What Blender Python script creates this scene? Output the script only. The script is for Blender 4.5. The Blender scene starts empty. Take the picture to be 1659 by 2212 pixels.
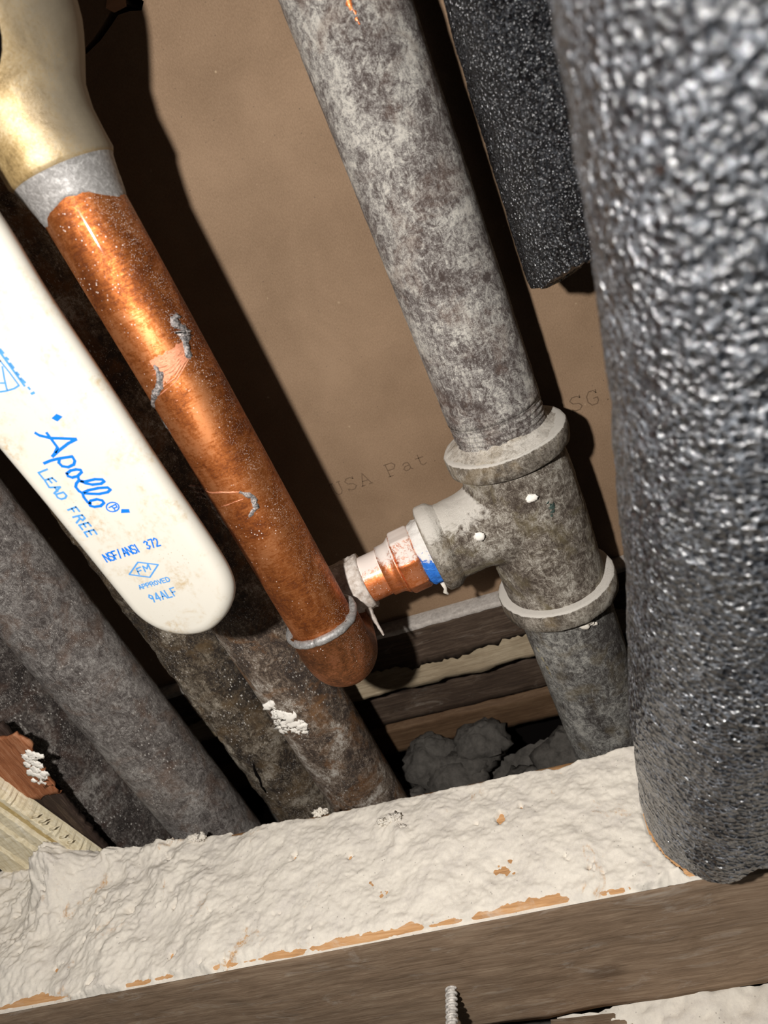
import bpy, math, random
import numpy as np
from mathutils import Vector, Matrix, noise as mn

S = bpy.context.scene
COL = S.collection
MM = 0.001
ZUP = 400.0            # world height of the lens above z = 0, in millimetres


def W(x, y, z):
    """millimetres (lens height = 0) to world metres"""
    return Vector((x * MM, y * MM, (z + ZUP) * MM))


# ------------------------------------------------------------------ camera
cd = bpy.data.cameras.new('camera')
cam = bpy.data.objects.new('camera', cd)
COL.objects.link(cam)
AX = ((0.916890, -0.306069, -0.256193), (0.082559, -0.482552, 0.871968), (-0.390509, -0.820649, -0.417178))
cam.matrix_world = Matrix((
    (AX[0][0], -AX[0][1], -AX[0][2], 0.0),
    (AX[1][0], -AX[1][1], -AX[1][2], 0.0),
    (AX[2][0], -AX[2][1], -AX[2][2], ZUP * MM),
    (0, 0, 0, 1)))
cd.sensor_width = 36
cd.lens = 1400 / 2212 * 36
cd.clip_start = 0.004
cd.clip_end = 20
cd.dof.use_dof = True
cd.dof.focus_distance = 0.228
cd.dof.aperture_fstop = 18
S.camera = cam

# ------------------------------------------------------------------ world, flash, exposure
wd = bpy.data.worlds.new('dark_cavity')
S.world = wd
wd.use_nodes = True
wd.node_tree.nodes['Background'].inputs[0].default_value = (0.9, 0.95, 1, 1)
wd.node_tree.nodes['Background'].inputs[1].default_value = 0.014

ld = bpy.data.lights.new('phone_flash', 'POINT')
ld.energy = 5.4
ld.shadow_soft_size = 0.0042
ld.color = (1.0, 0.97, 0.935)
ld.use_nodes = True
_nt = ld.node_tree
_f = _nt.nodes.new('ShaderNodeLightFalloff')
_f.inputs['Strength'].default_value = 1.0
_f.inputs['Smooth'].default_value = 0.035
_nt.links.new(_f.outputs['Quadratic'], _nt.nodes['Emission'].inputs['Strength'])
lo = bpy.data.objects.new('phone_flash', ld)
lo.location = W(-57, -6, 34)
COL.objects.link(lo)

S.view_settings.view_transform = 'Standard'
S.view_settings.look = 'None'
S.view_settings.gamma = 1
S.view_settings.exposure = 0.0
S.view_settings.use_curve_mapping = False


# ------------------------------------------------------------------ materials
def lin(c):
    out = []
    for v in c[:3]:
        v = v / 255.0
        out.append(v / 12.92 if v <= 0.04045 else ((v + 0.055) / 1.055) ** 2.4)
    return (*out, 1.0)


class G:
    def __init__(s, name):
        s.mat = bpy.data.materials.new(name)
        s.mat.use_nodes = True
        s.nt = s.mat.node_tree
        s.N = s.nt.nodes
        s.p = s.N['Principled BSDF']
        s.tc = None

    def put(s, sock, v):
        if isinstance(v, bpy.types.NodeSocket):
            s.nt.links.new(v, sock)
        else:
            sock.default_value = v

    def co(s, sx=1, sy=1, sz=1, rot=(0, 0, 0), off=(0, 0, 0)):
        if s.tc is None:
            s.tc = s.N.new('ShaderNodeTexCoord')
        m = s.N.new('ShaderNodeMapping')
        m.inputs['Scale'].default_value = (1000 * sx, 1000 * sy, 1000 * sz)
        m.inputs['Rotation'].default_value = rot
        m.inputs['Location'].default_value = off
        s.nt.links.new(s.tc.outputs['Object'], m.inputs['Vector'])
        return m.outputs[0]

    def noise(s, v, scale, detail=5, rough=0.6, dist=0.0):
        n = s.N.new('ShaderNodeTexNoise')
        s.put(n.inputs['Vector'], v)
        n.inputs['Scale'].default_value = scale
        n.inputs['Detail'].default_value = detail
        n.inputs['Roughness'].default_value = rough
        n.inputs['Distortion'].default_value = dist
        return n.outputs['Fac']

    def vor(s, v, scale, feature='F1', out='Distance', rnd=1.0):
        n = s.N.new('ShaderNodeTexVoronoi')
        n.feature = feature
        s.put(n.inputs['Vector'], v)
        n.inputs['Scale'].default_value = scale
        n.inputs['Randomness'].default_value = rnd
        return n.outputs[out]

    def ramp(s, fac, *stops):
        n = s.N.new('ShaderNodeValToRGB')
        e = n.color_ramp.elements
        while len(e) < len(stops):
            e.new(0.5)
        for el, (p, c) in zip(e, stops):
            el.position = p
            el.color = (c, c, c, 1) if isinstance(c, (int, float)) else lin(c)
        s.put(n.inputs[0], fac)
        return n.outputs[0]

    def mix(s, fac, a, b, mode='MIX'):
        n = s.N.new('ShaderNodeMix')
        n.data_type = 'RGBA'
        n.blend_type = mode
        s.put(n.inputs['Factor'], fac)
        ca = [i for i in n.inputs if i.name == 'A' and i.type == 'RGBA'][0]
        cb = [i for i in n.inputs if i.name == 'B' and i.type == 'RGBA'][0]
        s.put(ca, lin(a) if isinstance(a, tuple) else a)
        s.put(cb, lin(b) if isinstance(b, tuple) else b)
        return [o for o in n.outputs if o.type == 'RGBA'][0]

    def m(s, op, a, b=0.0, c=0.0, clamp=False):
        n = s.N.new('ShaderNodeMath')
        n.operation = op
        n.use_clamp = clamp
        s.put(n.inputs[0], a)
        s.put(n.inputs[1], b)
        s.put(n.inputs[2], c)
        return n.outputs[0]

    def nrm(s, axis='Z'):
        g = s.N.new('ShaderNodeNewGeometry')
        x = s.N.new('ShaderNodeSeparateXYZ')
        s.nt.links.new(g.outputs['Normal'], x.inputs[0])
        return x.outputs[axis]

    def pos(s, axis):
        if s.tc is None:
            s.tc = s.N.new('ShaderNodeTexCoord')
        x = s.N.new('ShaderNodeSeparateXYZ')
        s.nt.links.new(s.tc.outputs['Object'], x.inputs[0])
        return s.m('MULTIPLY', x.outputs[axis], 1000.0)

    def bump(s, h, strength=0.5, dist=0.4, n=None):
        b = s.N.new('ShaderNodeBump')
        b.inputs['Strength'].default_value = strength
        b.inputs['Distance'].default_value = dist * MM
        s.put(b.inputs['Height'], h)
        if n is not None:
            s.put(b.inputs['Normal'], n)
        return b.outputs[0]

    def out(s, base, rough=0.6, metal=0.0, spec=0.3, normal=None, **kw):
        s.put(s.p.inputs['Base Color'], lin(base) if isinstance(base, tuple) else base)
        s.put(s.p.inputs['Roughness'], rough)
        s.put(s.p.inputs['Metallic'], metal)
        s.put(s.p.inputs['Specular IOR Level'], spec)
        if normal is not None:
            s.put(s.p.inputs['Normal'], normal)
        for k, v in kw.items():
            s.put(s.p.inputs[k], v)
        return s.mat


def specks(g, v, scale, size, dens_lo, dens_hi, nscale=0.12):
    """dust grains: a mask of round dots, thinned by a broad noise"""
    d = g.vor(v, scale)
    dot = g.ramp(d, (size, 1.0), (size + 0.06, 0.0))
    keep = g.ramp(g.noise(v, nscale, 4, 0.6), (dens_lo, 0.0), (dens_hi, 1.0))
    return g.m('MULTIPLY', dot, keep)


def mat_zinc(name, dark, mid, lite, pale, rust, thr=0.0, rust_amt=0.5, up=0.0, gloss=0.55, sp=0.0, k=2.2, uplo=0.40, bigw=0.6):
    g = G(name)
    v = g.co()
    big = g.noise(v, 0.045, 5, 0.62, 0.8)
    swirl = g.noise(v, 0.26, 10, 0.78, 1.5)
    fine = g.noise(v, 2.0, 7, 0.8, 1.4)
    streak = g.noise(g.co(0.9, 0.9, 0.22, rot=(0.5, 0.35, 0)), 1.0, 6, 0.7, 0.8)
    f = g.m('ADD', g.m('MULTIPLY', swirl, 0.55), g.m('MULTIPLY', fine, 0.60))
    f = g.m('ADD', f, g.m('MULTIPLY', big, bigw))
    f = g.m('ADD', f, g.m('MULTIPLY', streak, 0.22))
    f = g.m('MULTIPLY_ADD', g.m('SUBTRACT', f, 0.685 + bigw / 2), k, 0.5 - thr)
    base = g.ramp(f, (0.30, dark), (0.44, mid), (0.56, lite), (0.72, pale))
    rmask = g.ramp(g.noise(g.co(off=(31, 7, 13)), 0.07, 5, 0.65, 0.6), (0.50, 0.0), (0.64, rust_amt))
    base = g.mix(rmask, base, rust)
    if sp:
        q = g.m('MAXIMUM', specks(g, v, 1.5, 0.17, 0.40, 0.62, 0.1), specks(g, g.co(1, 1, 0.55, off=(7, 3, 1)), 0.8, 0.17, 0.47, 0.62, 0.07))
        base = g.mix(g.m('MULTIPLY', q, sp), base, (206, 200, 192))
    if up:
        u = g.ramp(g.m('ADD', g.nrm('Z'), g.m('MULTIPLY', g.m('SUBTRACT', swirl, 0.5), 0.9)), (uplo, 0.0), (uplo + 0.2, up))
        base = g.mix(u, base, (226, 219, 208))
    nb = g.bump(f, 0.6, 0.35)
    nb = g.bump(fine, 0.4, 0.25, nb)
    return g.out(base, g.ramp(fine, (0.3, gloss - 0.1), (0.7, gloss + 0.25)), 0.0, 0.3, nb)


M_GALV = mat_zinc('scaled_galvanized_steel', (74, 63, 58), (108, 99, 95), (160, 155, 149), (214, 208, 197), (116, 90, 74), -0.02, 0.4, bigw=0.42)
M_GALV2 = mat_zinc('weathered_galvanized_steel', (62, 56, 52), (98, 94, 90), (138, 136, 130), (188, 184, 175), (112, 98, 70), 0.02, 0.5, bigw=0.4)
M_TEE = mat_zinc('cast_iron_fitting', (72, 61, 52), (110, 99, 88), (152, 143, 130), (204, 197, 185), (124, 112, 82), 0.01, 0.6, up=0.9, uplo=0.52, bigw=0.45)
M_RIM = mat_zinc('dusty_cast_rim', (78, 68, 58), (112, 103, 92), (146, 137, 124), (190, 182, 169), (140, 120, 88), 0.02, 0.5, up=1.0, uplo=0.50)
M_GREY = mat_zinc('dull_black_steel', (62, 55, 52), (96, 90, 86), (128, 122, 117), (170, 166, 160), (106, 82, 66), 0.0, 0.55, sp=0.7, k=1.9, bigw=0.3)
M_RUSTP = mat_zinc('brown_rusted_steel', (60, 50, 44), (104, 88, 74), (138, 122, 106), (206, 199, 188), (128, 90, 54), 0.05, 0.85, sp=0.9)
M_BLACK = mat_zinc('black_cast_iron', (42, 36, 33), (72, 64, 60), (104, 97, 91), (158, 153, 146), (80, 58, 47), 0.03, 0.5, sp=0.9, bigw=0.4)
M_SCALY = mat_zinc('scaly_brown_iron', (38, 31, 26), (76, 65, 52), (108, 96, 80), (160, 151, 136), (98, 78, 52), 0.04, 0.7, sp=1.0)


def mat_copper(name, dull, bright, pink, dusty=0.0, shine=False):
    g = G(name)
    v = g.co()
    n1 = g.noise(v, 0.06, 6, 0.65, 0.7)
    n2 = g.noise(v, 0.7, 8, 0.72, 1.2)
    ring = g.noise(g.co(0.25, 0.25, 2.2), 1.0, 5, 0.7, 0.4)
    f = g.m('ADD', g.m('MULTIPLY', n1, 0.6), g.m('ADD', g.m('MULTIPLY', n2, 0.4), g.m('MULTIPLY', ring, 0.25)))
    f = g.m('MULTIPLY_ADD', g.m('SUBTRACT', f, 0.625), 1.7, 0.5)
    base = g.ramp(f, (0.36, dull), (0.50, bright), (0.62, pink))
    sc = g.ramp(g.noise(g.co(0.5, 0.5, 3.2, rot=(0.3, 0.2, 0), off=(4, 9, 2)), 1.0, 3, 0.7, 0.3), (0.62, 0.0), (0.70, 0.55))
    base = g.mix(sc, base, pink)
    side = g.ramp(g.nrm('X'), (0.45, 0.08), (0.92, 1.0))
    sp = g.m('MULTIPLY', specks(g, v, 2.4, 0.19, 0.32, 0.54), side)
    sp = g.m('MAXIMUM', sp, g.m('MULTIPLY', specks(g, g.co(off=(5, 5, 5)), 0.8, 0.12, 0.48, 0.62), 0.9))
    edge = g.ramp(g.m('MULTIPLY', g.nrm('X'), -1.0), (0.8, 0.0), (0.98, 0.75))
    sp = g.m('MAXIMUM', sp, g.m('MULTIPLY', specks(g, g.co(off=(15, 5, 5)), 2.2, 0.25, 0.35, 0.5), edge))
    if dusty:
        dz = g.ramp(g.m('ADD', g.nrm('Z'), g.m('MULTIPLY', g.m('SUBTRACT', n2, 0.5), 1.3)), (0.48, 0.0), (0.72, dusty))
        sp = g.m('MAXIMUM', sp, dz)
    base = g.mix(sp, base, (226, 215, 206))
    met = g.m('SUBTRACT', 0.84, g.m('MULTIPLY', sp, 0.84))
    rg = g.ramp(f, (0.35, 0.60), (0.6, 0.50))
    rg = g.m('MAXIMUM', rg, g.m('MULTIPLY', sp, 0.8))
    nb = g.bump(g.m('ADD', g.m('MULTIPLY', n2, 0.4), sp), 0.25, 0.15)
    g.put(g.p.inputs['Coat Weight'], g.m('MULTIPLY', g.ramp(g.m('DIVIDE', g.pos('Z'), 160.0), (0.80, 0.0), (0.88, 1.0)), 0.6) if shine == 1 else (0.5 if shine else 0.0))
    g.p.inputs['Coat Roughness'].default_value = 0.06 if shine == 1 else 0.22
    return g.out(base, rg, met, 0.4, nb)


M_COPPER = mat_copper('oxidised_copper', (126, 68, 34), (172, 99, 48), (206, 134, 84), shine=1)
M_COPPER_LOW = mat_copper('tarnished_copper', (104, 64, 38), (144, 90, 53), (178, 114, 76))
M_COPPER_DUST = mat_copper('dusty_copper', (176, 96, 54), (216, 124, 66), (232, 152, 108), dusty=0.95, shine=2)

g = G('scraped_copper')
v = g.co(1, 1, 4, rot=(0.3, 0.3, 0))
n = g.noise(v, 1.5, 5, 0.7, 0.5)
M_SCRAPE = g.out(g.ramp(n, (0.35, (196, 116, 78)), (0.65, (232, 164, 130))), 0.3, 0.45, 0.5, g.bump(n, 0.6, 0.2))

g = G('grey_solder')
v = g.co()
n = g.noise(v, 0.9, 7, 0.7, 1.0)
M_SOLDER = g.out(g.ramp(n, (0.36, (128, 125, 121)), (0.52, (154, 151, 148)), (0.66, (186, 183, 179))), 0.5, 0.35, 0.5, g.bump(n, 0.5, 0.25))

g = G('dark_solder_blob')
v = g.co()
n = g.noise(v, 0.9, 7, 0.75, 1.0)
M_BLOB = g.out(g.ramp(n, (0.38, (52, 51, 52)), (0.48, (124, 120, 118)), (0.58, (194, 184, 178))), 0.45, 0.3, 0.5, g.bump(n, 0.8, 0.4))

g = G('weathered_brass')
v = g.co()
n1 = g.noise(v, 0.09, 5, 0.6, 0.5)
n2 = g.noise(v, 1.4, 7, 0.75, 0.8)
f = g.m('ADD', g.m('MULTIPLY', n1, 0.55), g.m('MULTIPLY', n2, 0.45))
base = g.ramp(f, (0.40, (138, 116, 78)), (0.5, (180, 153, 105)), (0.58, (208, 186, 146)))
grime = g.ramp(g.m('ADD', g.nrm('X'), g.m('MULTIPLY', g.m('SUBTRACT', n2, 0.5), 1.0)), (0.15, 0.0), (0.85, 0.9))
base = g.mix(grime, base, (118, 110, 96))
M_BRASS = g.out(base, g.ramp(f, (0.35, 0.33), (0.65, 0.45)), g.m('SUBTRACT', 0.42, g.m('MULTIPLY', grime, 0.42)), 0.4, g.bump(n2, 0.4, 0.2))

g = G('cream_vinyl')
v = g.co()
n1 = g.noise(v, 0.09, 6, 0.7, 0.6)
n2 = g.noise(v, 0.55, 5, 0.7, 0.3)
st = g.m('MULTIPLY', g.ramp(n1, (0.50, 0.0), (0.66, 1.0)), g.ramp(n2, (0.42, 0.0), (0.66, 0.8)))
base = g.mix(st, (214, 208, 195), (184, 156, 110))
sm = specks(g, v, 0.9, 0.11, 0.54, 0.66, 0.1)
base = g.mix(g.m('MULTIPLY', sm, 0.7), base, (168, 142, 104))
M_VINYL = g.out(base, 0.36, 0.0, 0.4, g.bump(n2, 0.06, 0.2))

M_INK = G('blue_print').out((22, 116, 214), 0.45, 0, 0.3)
M_INK2 = G('faded_blue_print').out((84, 150, 214), 0.45, 0, 0.3)
g = G('brown_paper_print')
M_PRINT = g.out(g.ramp(g.noise(g.co(), 1.6, 4, 0.7), (0.35, (88, 70, 54)), (0.65, (108, 88, 70))), 0.8, 0, 0.1)

g = G('blue_thread_sealant')
v = g.co()
n = g.noise(v, 0.5, 7, 0.72, 0.8)
nz = g.m('ADD', g.nrm('Z'), g.m('MULTIPLY', g.m('SUBTRACT', n, 0.5), 1.6))
base = g.mix(g.ramp(nz, (0.12, 0.0), (0.30, 1.0)), g.ramp(n, (0.3, (22, 84, 176)), (0.6, (58, 134, 226))), (224, 219, 212))
M_BLUE = g.out(base, 0.5, 0, 0.4, g.bump(n, 0.8, 0.5))

g = G('brown_drywall_paper')
v = g.co()
n1 = g.noise(v, 0.03, 4, 0.6, 0.3)
n2 = g.noise(g.co(1, 1, 0.6), 2.2, 6, 0.7, 0.2)
base = g.ramp(g.m('ADD', g.m('MULTIPLY', n1, 0.45), g.m('MULTIPLY', n2, 0.55)), (0.38, (114, 92, 71)), (0.62, (136, 112, 89)))
base = g.mix(g.m('MULTIPLY', specks(g, v, 0.30, 0.03, 0.40, 0.55), 0.6), base, (70, 58, 50))
base = g.mix(g.m('MULTIPLY', specks(g, g.co(off=(9, 3, 5)), 0.12, 0.01, 0.5, 0.6), 0.7), base, (206, 184, 150))
M_PAPER = g.out(base, 0.75, 0, 0.18, g.bump(n2, 0.3, 0.2))
M_TORN = G('torn_paper_core').out((176, 134, 104), 0.85, 0, 0.1)
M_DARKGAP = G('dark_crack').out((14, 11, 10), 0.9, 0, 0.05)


def mat_wood(name, c0, c1, c2, axis='X', knot=None, dust=0.0, gs=1.0):
    g = G(name)
    sc = {'X': (0.05, 0.9, 0.9), 'Z': (0.9, 0.9, 0.05)}[axis]
    grain = g.noise(g.co(*sc), 0.9 * gs, 6, 0.62, 0.6)
    fine = g.noise(g.co(*[k * 3.0 for k in sc]), 1.2 * gs, 5, 0.7, 0.2)
    blot = g.noise(g.co(), 0.035, 4, 0.6, 0.5)
    f = g.m('ADD', g.m('MULTIPLY', grain, 0.5), g.m('ADD', g.m('MULTIPLY', fine, 0.3), g.m('MULTIPLY', blot, 0.2)))
    base = g.ramp(f, (0.36, c0), (0.5, c1), (0.64, c2))
    if knot:
        x, y, z, r = knot
        vx = g.m('DIVIDE', g.m('SUBTRACT', g.pos('X'), x), r * 1.35)
        vz = g.m('DIVIDE', g.m('SUBTRACT', g.pos('Z'), z), r * 0.75)
        d = g.m('SQRT', g.m('ADD', g.m('MULTIPLY', vx, vx), g.m('MULTIPLY', vz, vz)))
        base = g.mix(g.ramp(g.m('ADD', d, g.m('MULTIPLY', fine, 0.3)), (0.55, 0.55), (1.25, 0.0)), base, (84, 65, 50))
    if dust:
        dm = g.ramp(g.noise(g.co(0.35, 1, 1, off=(3, 8, 4)), 0.12, 7, 0.75, 1.0), (0.56, 0.0), (0.70, dust))
        base = g.mix(dm, base, (200, 192, 180))
    return g.out(base, 0.75, 0, 0.2, g.bump(f, 0.45, 0.5))


M_PLATE = mat_wood('grey_brown_old_lumber', (112, 92, 73), (144, 121, 99), (170, 148, 124), 'X', (86, 0, 21, 7.5), 0.4)
M_PLATETOP = mat_wood('tan_bare_lumber', (150, 112, 76), (188, 142, 96), (206, 166, 124), 'X', None, 0.5)
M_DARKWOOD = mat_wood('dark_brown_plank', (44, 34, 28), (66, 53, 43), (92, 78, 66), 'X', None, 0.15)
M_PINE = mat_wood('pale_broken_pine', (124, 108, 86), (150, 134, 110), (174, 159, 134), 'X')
M_TAN = mat_wood('shaded_tan_lath', (66, 48, 33), (84, 63, 44), (102, 82, 62), 'X')  # tan lowered so the colour carries the shadow in the gap
M_PINEZ = mat_wood('pale_rough_pine', (190, 174, 140), (214, 202, 172), (228, 220, 200), 'Z')
M_PINEGOLD = mat_wood('yellow_pine_strip', (168, 144, 92), (192, 168, 116), (206, 184, 138), 'Z')
M_CHAR = mat_wood('charred_wood', (34, 26, 22), (52, 40, 34), (84, 70, 58), 'Z')
M_ORANGE = mat_wood('orange_bare_wood', (104, 62, 40), (146, 90, 58), (176, 128, 96), 'Z')

g = G('plaster_dust')
v = g.co()
n1 = g.noise(v, 0.10, 6, 0.65, 0.4)
n2 = g.noise(v, 1.1, 9, 0.78, 0.5)
n3 = g.noise(v, 4.0, 4, 0.75, 0.0)
base = g.ramp(g.m('ADD', g.m('MULTIPLY', n1, 0.5), g.m('MULTIPLY', n2, 0.5)), (0.36, (202, 194, 184)), (0.5, (216, 208, 195)), (0.64, (226, 218, 204)))
stn = g.m('MULTIPLY', g.ramp(g.noise(g.co(off=(60, 20, 3)), 0.055, 5, 0.7, 0.4), (0.62, 0.0), (0.68, 1.0)), g.ramp(n2, (0.42, 0.0), (0.56, 0.9)))
base = g.mix(stn, base, (190, 148, 100))
base = g.mix(g.m('MULTIPLY', specks(g, v, 0.45, 0.07, 0.42, 0.55, 0.08), 0.6), base, (120, 112, 106))
h = g.m('ADD', g.m('MULTIPLY', n2, 0.75), g.m('MULTIPLY', n3, 0.25))
M_DUST = g.out(base, 0.95, 0, 0.05, g.bump(h, 0.55, 0.42))

g = G('shade_greyed_debris')
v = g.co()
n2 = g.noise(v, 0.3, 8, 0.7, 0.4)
M_DEBRIS = g.out(g.ramp(n2, (0.35, (66, 63, 59)), (0.65, (86, 82, 77))), 0.95, 0, 0.05, g.bump(n2, 0.8, 0.9))  # plaster rubble; its dark grey has the gap's shade painted in

g = G('grey_settled_dust')
n2 = g.noise(g.co(), 0.5, 7, 0.72, 0.4)
M_GREYDUST = g.out(g.ramp(n2, (0.35, (140, 133, 126)), (0.65, (176, 168, 160))), 0.95, 0, 0.05, g.bump(n2, 0.6, 0.4))
M_FLECK = G('white_plaster').out((238, 232, 222), 0.9, 0, 0.1)


def mat_foam(name, base, hi, rough, spec, cell, bs, glint_amt, bd, net_glint, coat=1.0):
    g = G(name)
    v = g.co()
    wv = g.N.new('ShaderNodeVectorMath')
    wv.operation = 'ADD'
    nz = g.N.new('ShaderNodeTexNoise')
    nz.inputs['Scale'].default_value = 0.5
    g.put(nz.inputs['Vector'], v)
    g.put(wv.inputs[0], v)
    g.put(wv.inputs[1], nz.outputs['Color'])
    vv = wv.outputs[0]
    d = g.vor(vv, cell)
    e = g.vor(vv, cell, 'DISTANCE_TO_EDGE')
    d2 = g.vor(g.co(off=(3, 1, 7)), cell * 2.3)
    n = g.noise(v, 1.8, 5, 0.75, 0.8)
    big = g.noise(v, 0.07, 5, 0.65, 0.8)
    h = g.m('ADD', g.m('MULTIPLY', g.m('MULTIPLY', d, d), 1.0), g.m('ADD', g.m('MULTIPLY', d2, 0.10), g.m('MULTIPLY', n, 0.10)))
    b = g.mix(g.ramp(big, (0.42, 0.0), (0.62, 1.0)), base, hi)
    wall = g.ramp(e, (0.0, 1.0), (0.16, 0.0))
    b = g.mix(g.m('MULTIPLY', wall, g.ramp(g.noise(g.co(off=(9, 9, 2)), 0.16, 7, 0.75, 1.5), (0.42, 0.0), (0.62, net_glint))), b, (180, 187, 197))  # highlights along the cell walls, painted as a pale net
    glints = specks(g, g.co(off=(2, 8, 5)), cell * 1.5, 0.14, 0.42, 0.56, 0.35)
    b = g.mix(g.m('MULTIPLY', glints, glint_amt), b, (224, 224, 226))  # foam sparkle painted in as pale dots
    g.p.inputs['Coat Weight'].default_value = coat
    g.p.inputs['Coat Roughness'].default_value = 0.14
    g.p.inputs['Coat IOR'].default_value = 1.7
    nb = g.bump(h, bs, bd)
    g.put(g.p.inputs['Coat Normal'], nb)
    return g.out(b, g.ramp(n, (0.3, rough - 0.08), (0.7, rough + 0.1)), 0, spec, nb)


M_FOAM = mat_foam('black_foam_skin', (15, 17, 21), (29, 32, 38), 0.32, 1.0, 0.62, 1.0, 0.6, 1.1, 0.5)
M_FOAM2 = mat_foam('dimmed_black_foam', (12, 12, 14), (20, 20, 22), 0.24, 0.5, 1.05, 1.0, 0.75, 1.1, 0.10, 0.4)  # same foam, colour and sheen lowered for the weaker light behind

g = G('dusty_steel_screw')
n = g.noise(g.co(), 0.8, 5, 0.7, 0.4)
M_SCREW = g.out(g.ramp(n, (0.35, (150, 144, 138)), (0.6, (216, 210, 202))), 0.7, 0.1, 0.3, g.bump(n, 0.4, 0.2))
M_STEEL = G('plated_steel_nut').out((196, 194, 192), 0.4, 0.6, 0.5)


# ------------------------------------------------------------------ mesh helpers
def tag(o, label=None, cat=None, group=None, kind=None):
    for k, x in (('label', label), ('category', cat), ('group', group), ('kind', kind)):
        if x:
            o[k] = x
    return o


def thing(name, label, cat, loc, group=None):
    o = bpy.data.objects.new(name, None)
    o.empty_display_size = 0.01
    o.location = W(*loc)
    COL.objects.link(o)
    return tag(o, label, cat, group)


def world_loc(o):
    l = Vector((0, 0, 0))
    while o is not None:
        l += o.location
        o = o.parent
    return l


def mesh(name, verts, faces, mat, parent=None, smooth=True, origin=None, mats=None, fmat=None):
    """verts in millimetres, lens frame; the object's origin is its parent's (or `origin`)"""
    base = world_loc(parent) if parent is not None else W(*(origin or (0, 0, 0)))
    V = np.asarray(verts, dtype=np.float64).reshape(-1, 3) * MM
    V[:, 2] += ZUP * MM
    V -= np.array(base)
    me = bpy.data.meshes.new(name)
    if isinstance(faces, np.ndarray):
        faces = faces.tolist()
    me.from_pydata(V.tolist(), [], faces)
    me.materials.append(mat)
    for x in (mats or []):
        me.materials.append(x)
    if fmat is not None:
        me.polygons.foreach_set('material_index', fmat)
    if smooth:
        me.polygons.foreach_set('use_smooth', [True] * len(me.polygons))
    me.update()
    o = bpy.data.objects.new(name, me)
    COL.objects.link(o)
    if parent is not None:
        o.parent = parent
    else:
        o.location = base
    return o


def fr(x, y, z, sc, oct=4, h=0.8):
    return mn.fractal(Vector((x * sc, y * sc, z * sc)), h, 2.1, oct)


def frames(path):
    P = [Vector(p) for p in path]
    out = []
    t0 = (P[1] - P[0]).normalized()
    ref = Vector((0, -1, 0)) if abs(t0.y) < 0.9 else Vector((0, 0, 1))
    n = (ref - t0 * ref.dot(t0)).normalized()
    for i, p in enumerate(P):
        a = P[max(i - 1, 0)]
        b = P[min(i + 1, len(P) - 1)]
        t = (b - a).normalized()
        n = (n - t * n.dot(t)).normalized()
        out.append((p, n, t.cross(n)))
    return out


def sweep(path, radii, seg=48, disp=None, caps=True, sect=None):
    """tube along a polyline; radii per point; disp(x,y,z)->mm; sect(angle)->scale"""
    F = frames(path)
    V, Q = [], []
    for (p, n, b), r in zip(F, radii):
        for k in range(seg):
            a = 2 * math.pi * k / seg
            d = n * math.cos(a) + b * math.sin(a)
            q = p + d * (r * (sect(a) if sect else 1.0))
            if disp:
                q = q + d * disp(q.x, q.y, q.z)
            V.append(tuple(q))
    for i in range(len(F) - 1):
        for k in range(seg):
            k2 = (k + 1) % seg
            Q.append((i * seg + k, i * seg + k2, (i + 1) * seg + k2, (i + 1) * seg + k))
    if caps:
        Q.append(tuple(range(seg))[::-1])
        Q.append(tuple(range((len(F) - 1) * seg, len(F) * seg)))
    return V, Q


def vtube(x, y, zs, rs, seg=64, disp=None, caps=True):
    return sweep([(x, y, z) for z in zs], rs, seg, disp, caps)


def lin_z(z0, z1, step):
    n = max(2, int(abs(z1 - z0) / step) + 1)
    return [z0 + (z1 - z0) * i / (n - 1) for i in range(n)]


def join(*parts):
    V, Q = [], []
    for v, q in parts:
        o = len(V)
        V += list(v)
        Q += [tuple(i + o for i in f) for f in q]
    return V, Q


def box(x0, x1, y0, y1, z0, z1, nx=1, nz=1, disp=None):
    """a board with its front (-Y) face gridded so it can be roughened"""
    V, Q = [], []
    for j in range(nz + 1):
        for i in range(nx + 1):
            x = x0 + (x1 - x0) * i / nx
            z = z0 + (z1 - z0) * j / nz
            dx, dy, dz = disp(x, z, i / nx, j / nz) if disp else (0, 0, 0)
            V.append((x + dx, y0 + dy, z + dz))
    nf = len(V)
    for x, y, z in list(V):
        V.append((x, y1, z))
    w = nx + 1
    for j in range(nz):
        for i in range(nx):
            a = j * w + i
            Q.append((a, a + 1, a + w + 1, a + w))
            Q.append((nf + a, nf + a + w, nf + a + w + 1, nf + a + 1))
    for i in range(nx):
        a = i
        Q.append((a, nf + a, nf + a + 1, a + 1))
        a = nz * w + i
        Q.append((a, a + 1, nf + a + 1, nf + a))
    for j in range(nz):
        a = j * w
        Q.append((a, a + w, nf + a + w, nf + a))
        a = j * w + nx
        Q.append((a, nf + a, nf + a + w, a + w))
    return V, Q


def blob(c, r, seed, squash=(1, 1, 1), rough=0.25, n=10):
    V, Q = [], []
    for i in range(n + 1):
        th = math.pi * i / n
        for k in range(2 * n):
            ph = math.pi * k / n
            d = Vector((math.sin(th) * math.cos(ph), math.sin(th) * math.sin(ph), math.cos(th)))
            s = r * (1 + rough * (0.7 * fr(d.x + seed, d.y, d.z, 1.5, 4) + 0.5 * fr(d.x + seed, d.y, d.z, 4.0, 3)))
            V.append((c[0] + d.x * s * squash[0], c[1] + d.y * s * squash[1], c[2] + d.z * s * squash[2]))
    m = 2 * n
    for i in range(n):
        for k in range(m):
            Q.append((i * m + k, (i + 1) * m + k, (i + 1) * m + (k + 1) % m, i * m + (k + 1) % m))
    return V, Q


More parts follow.
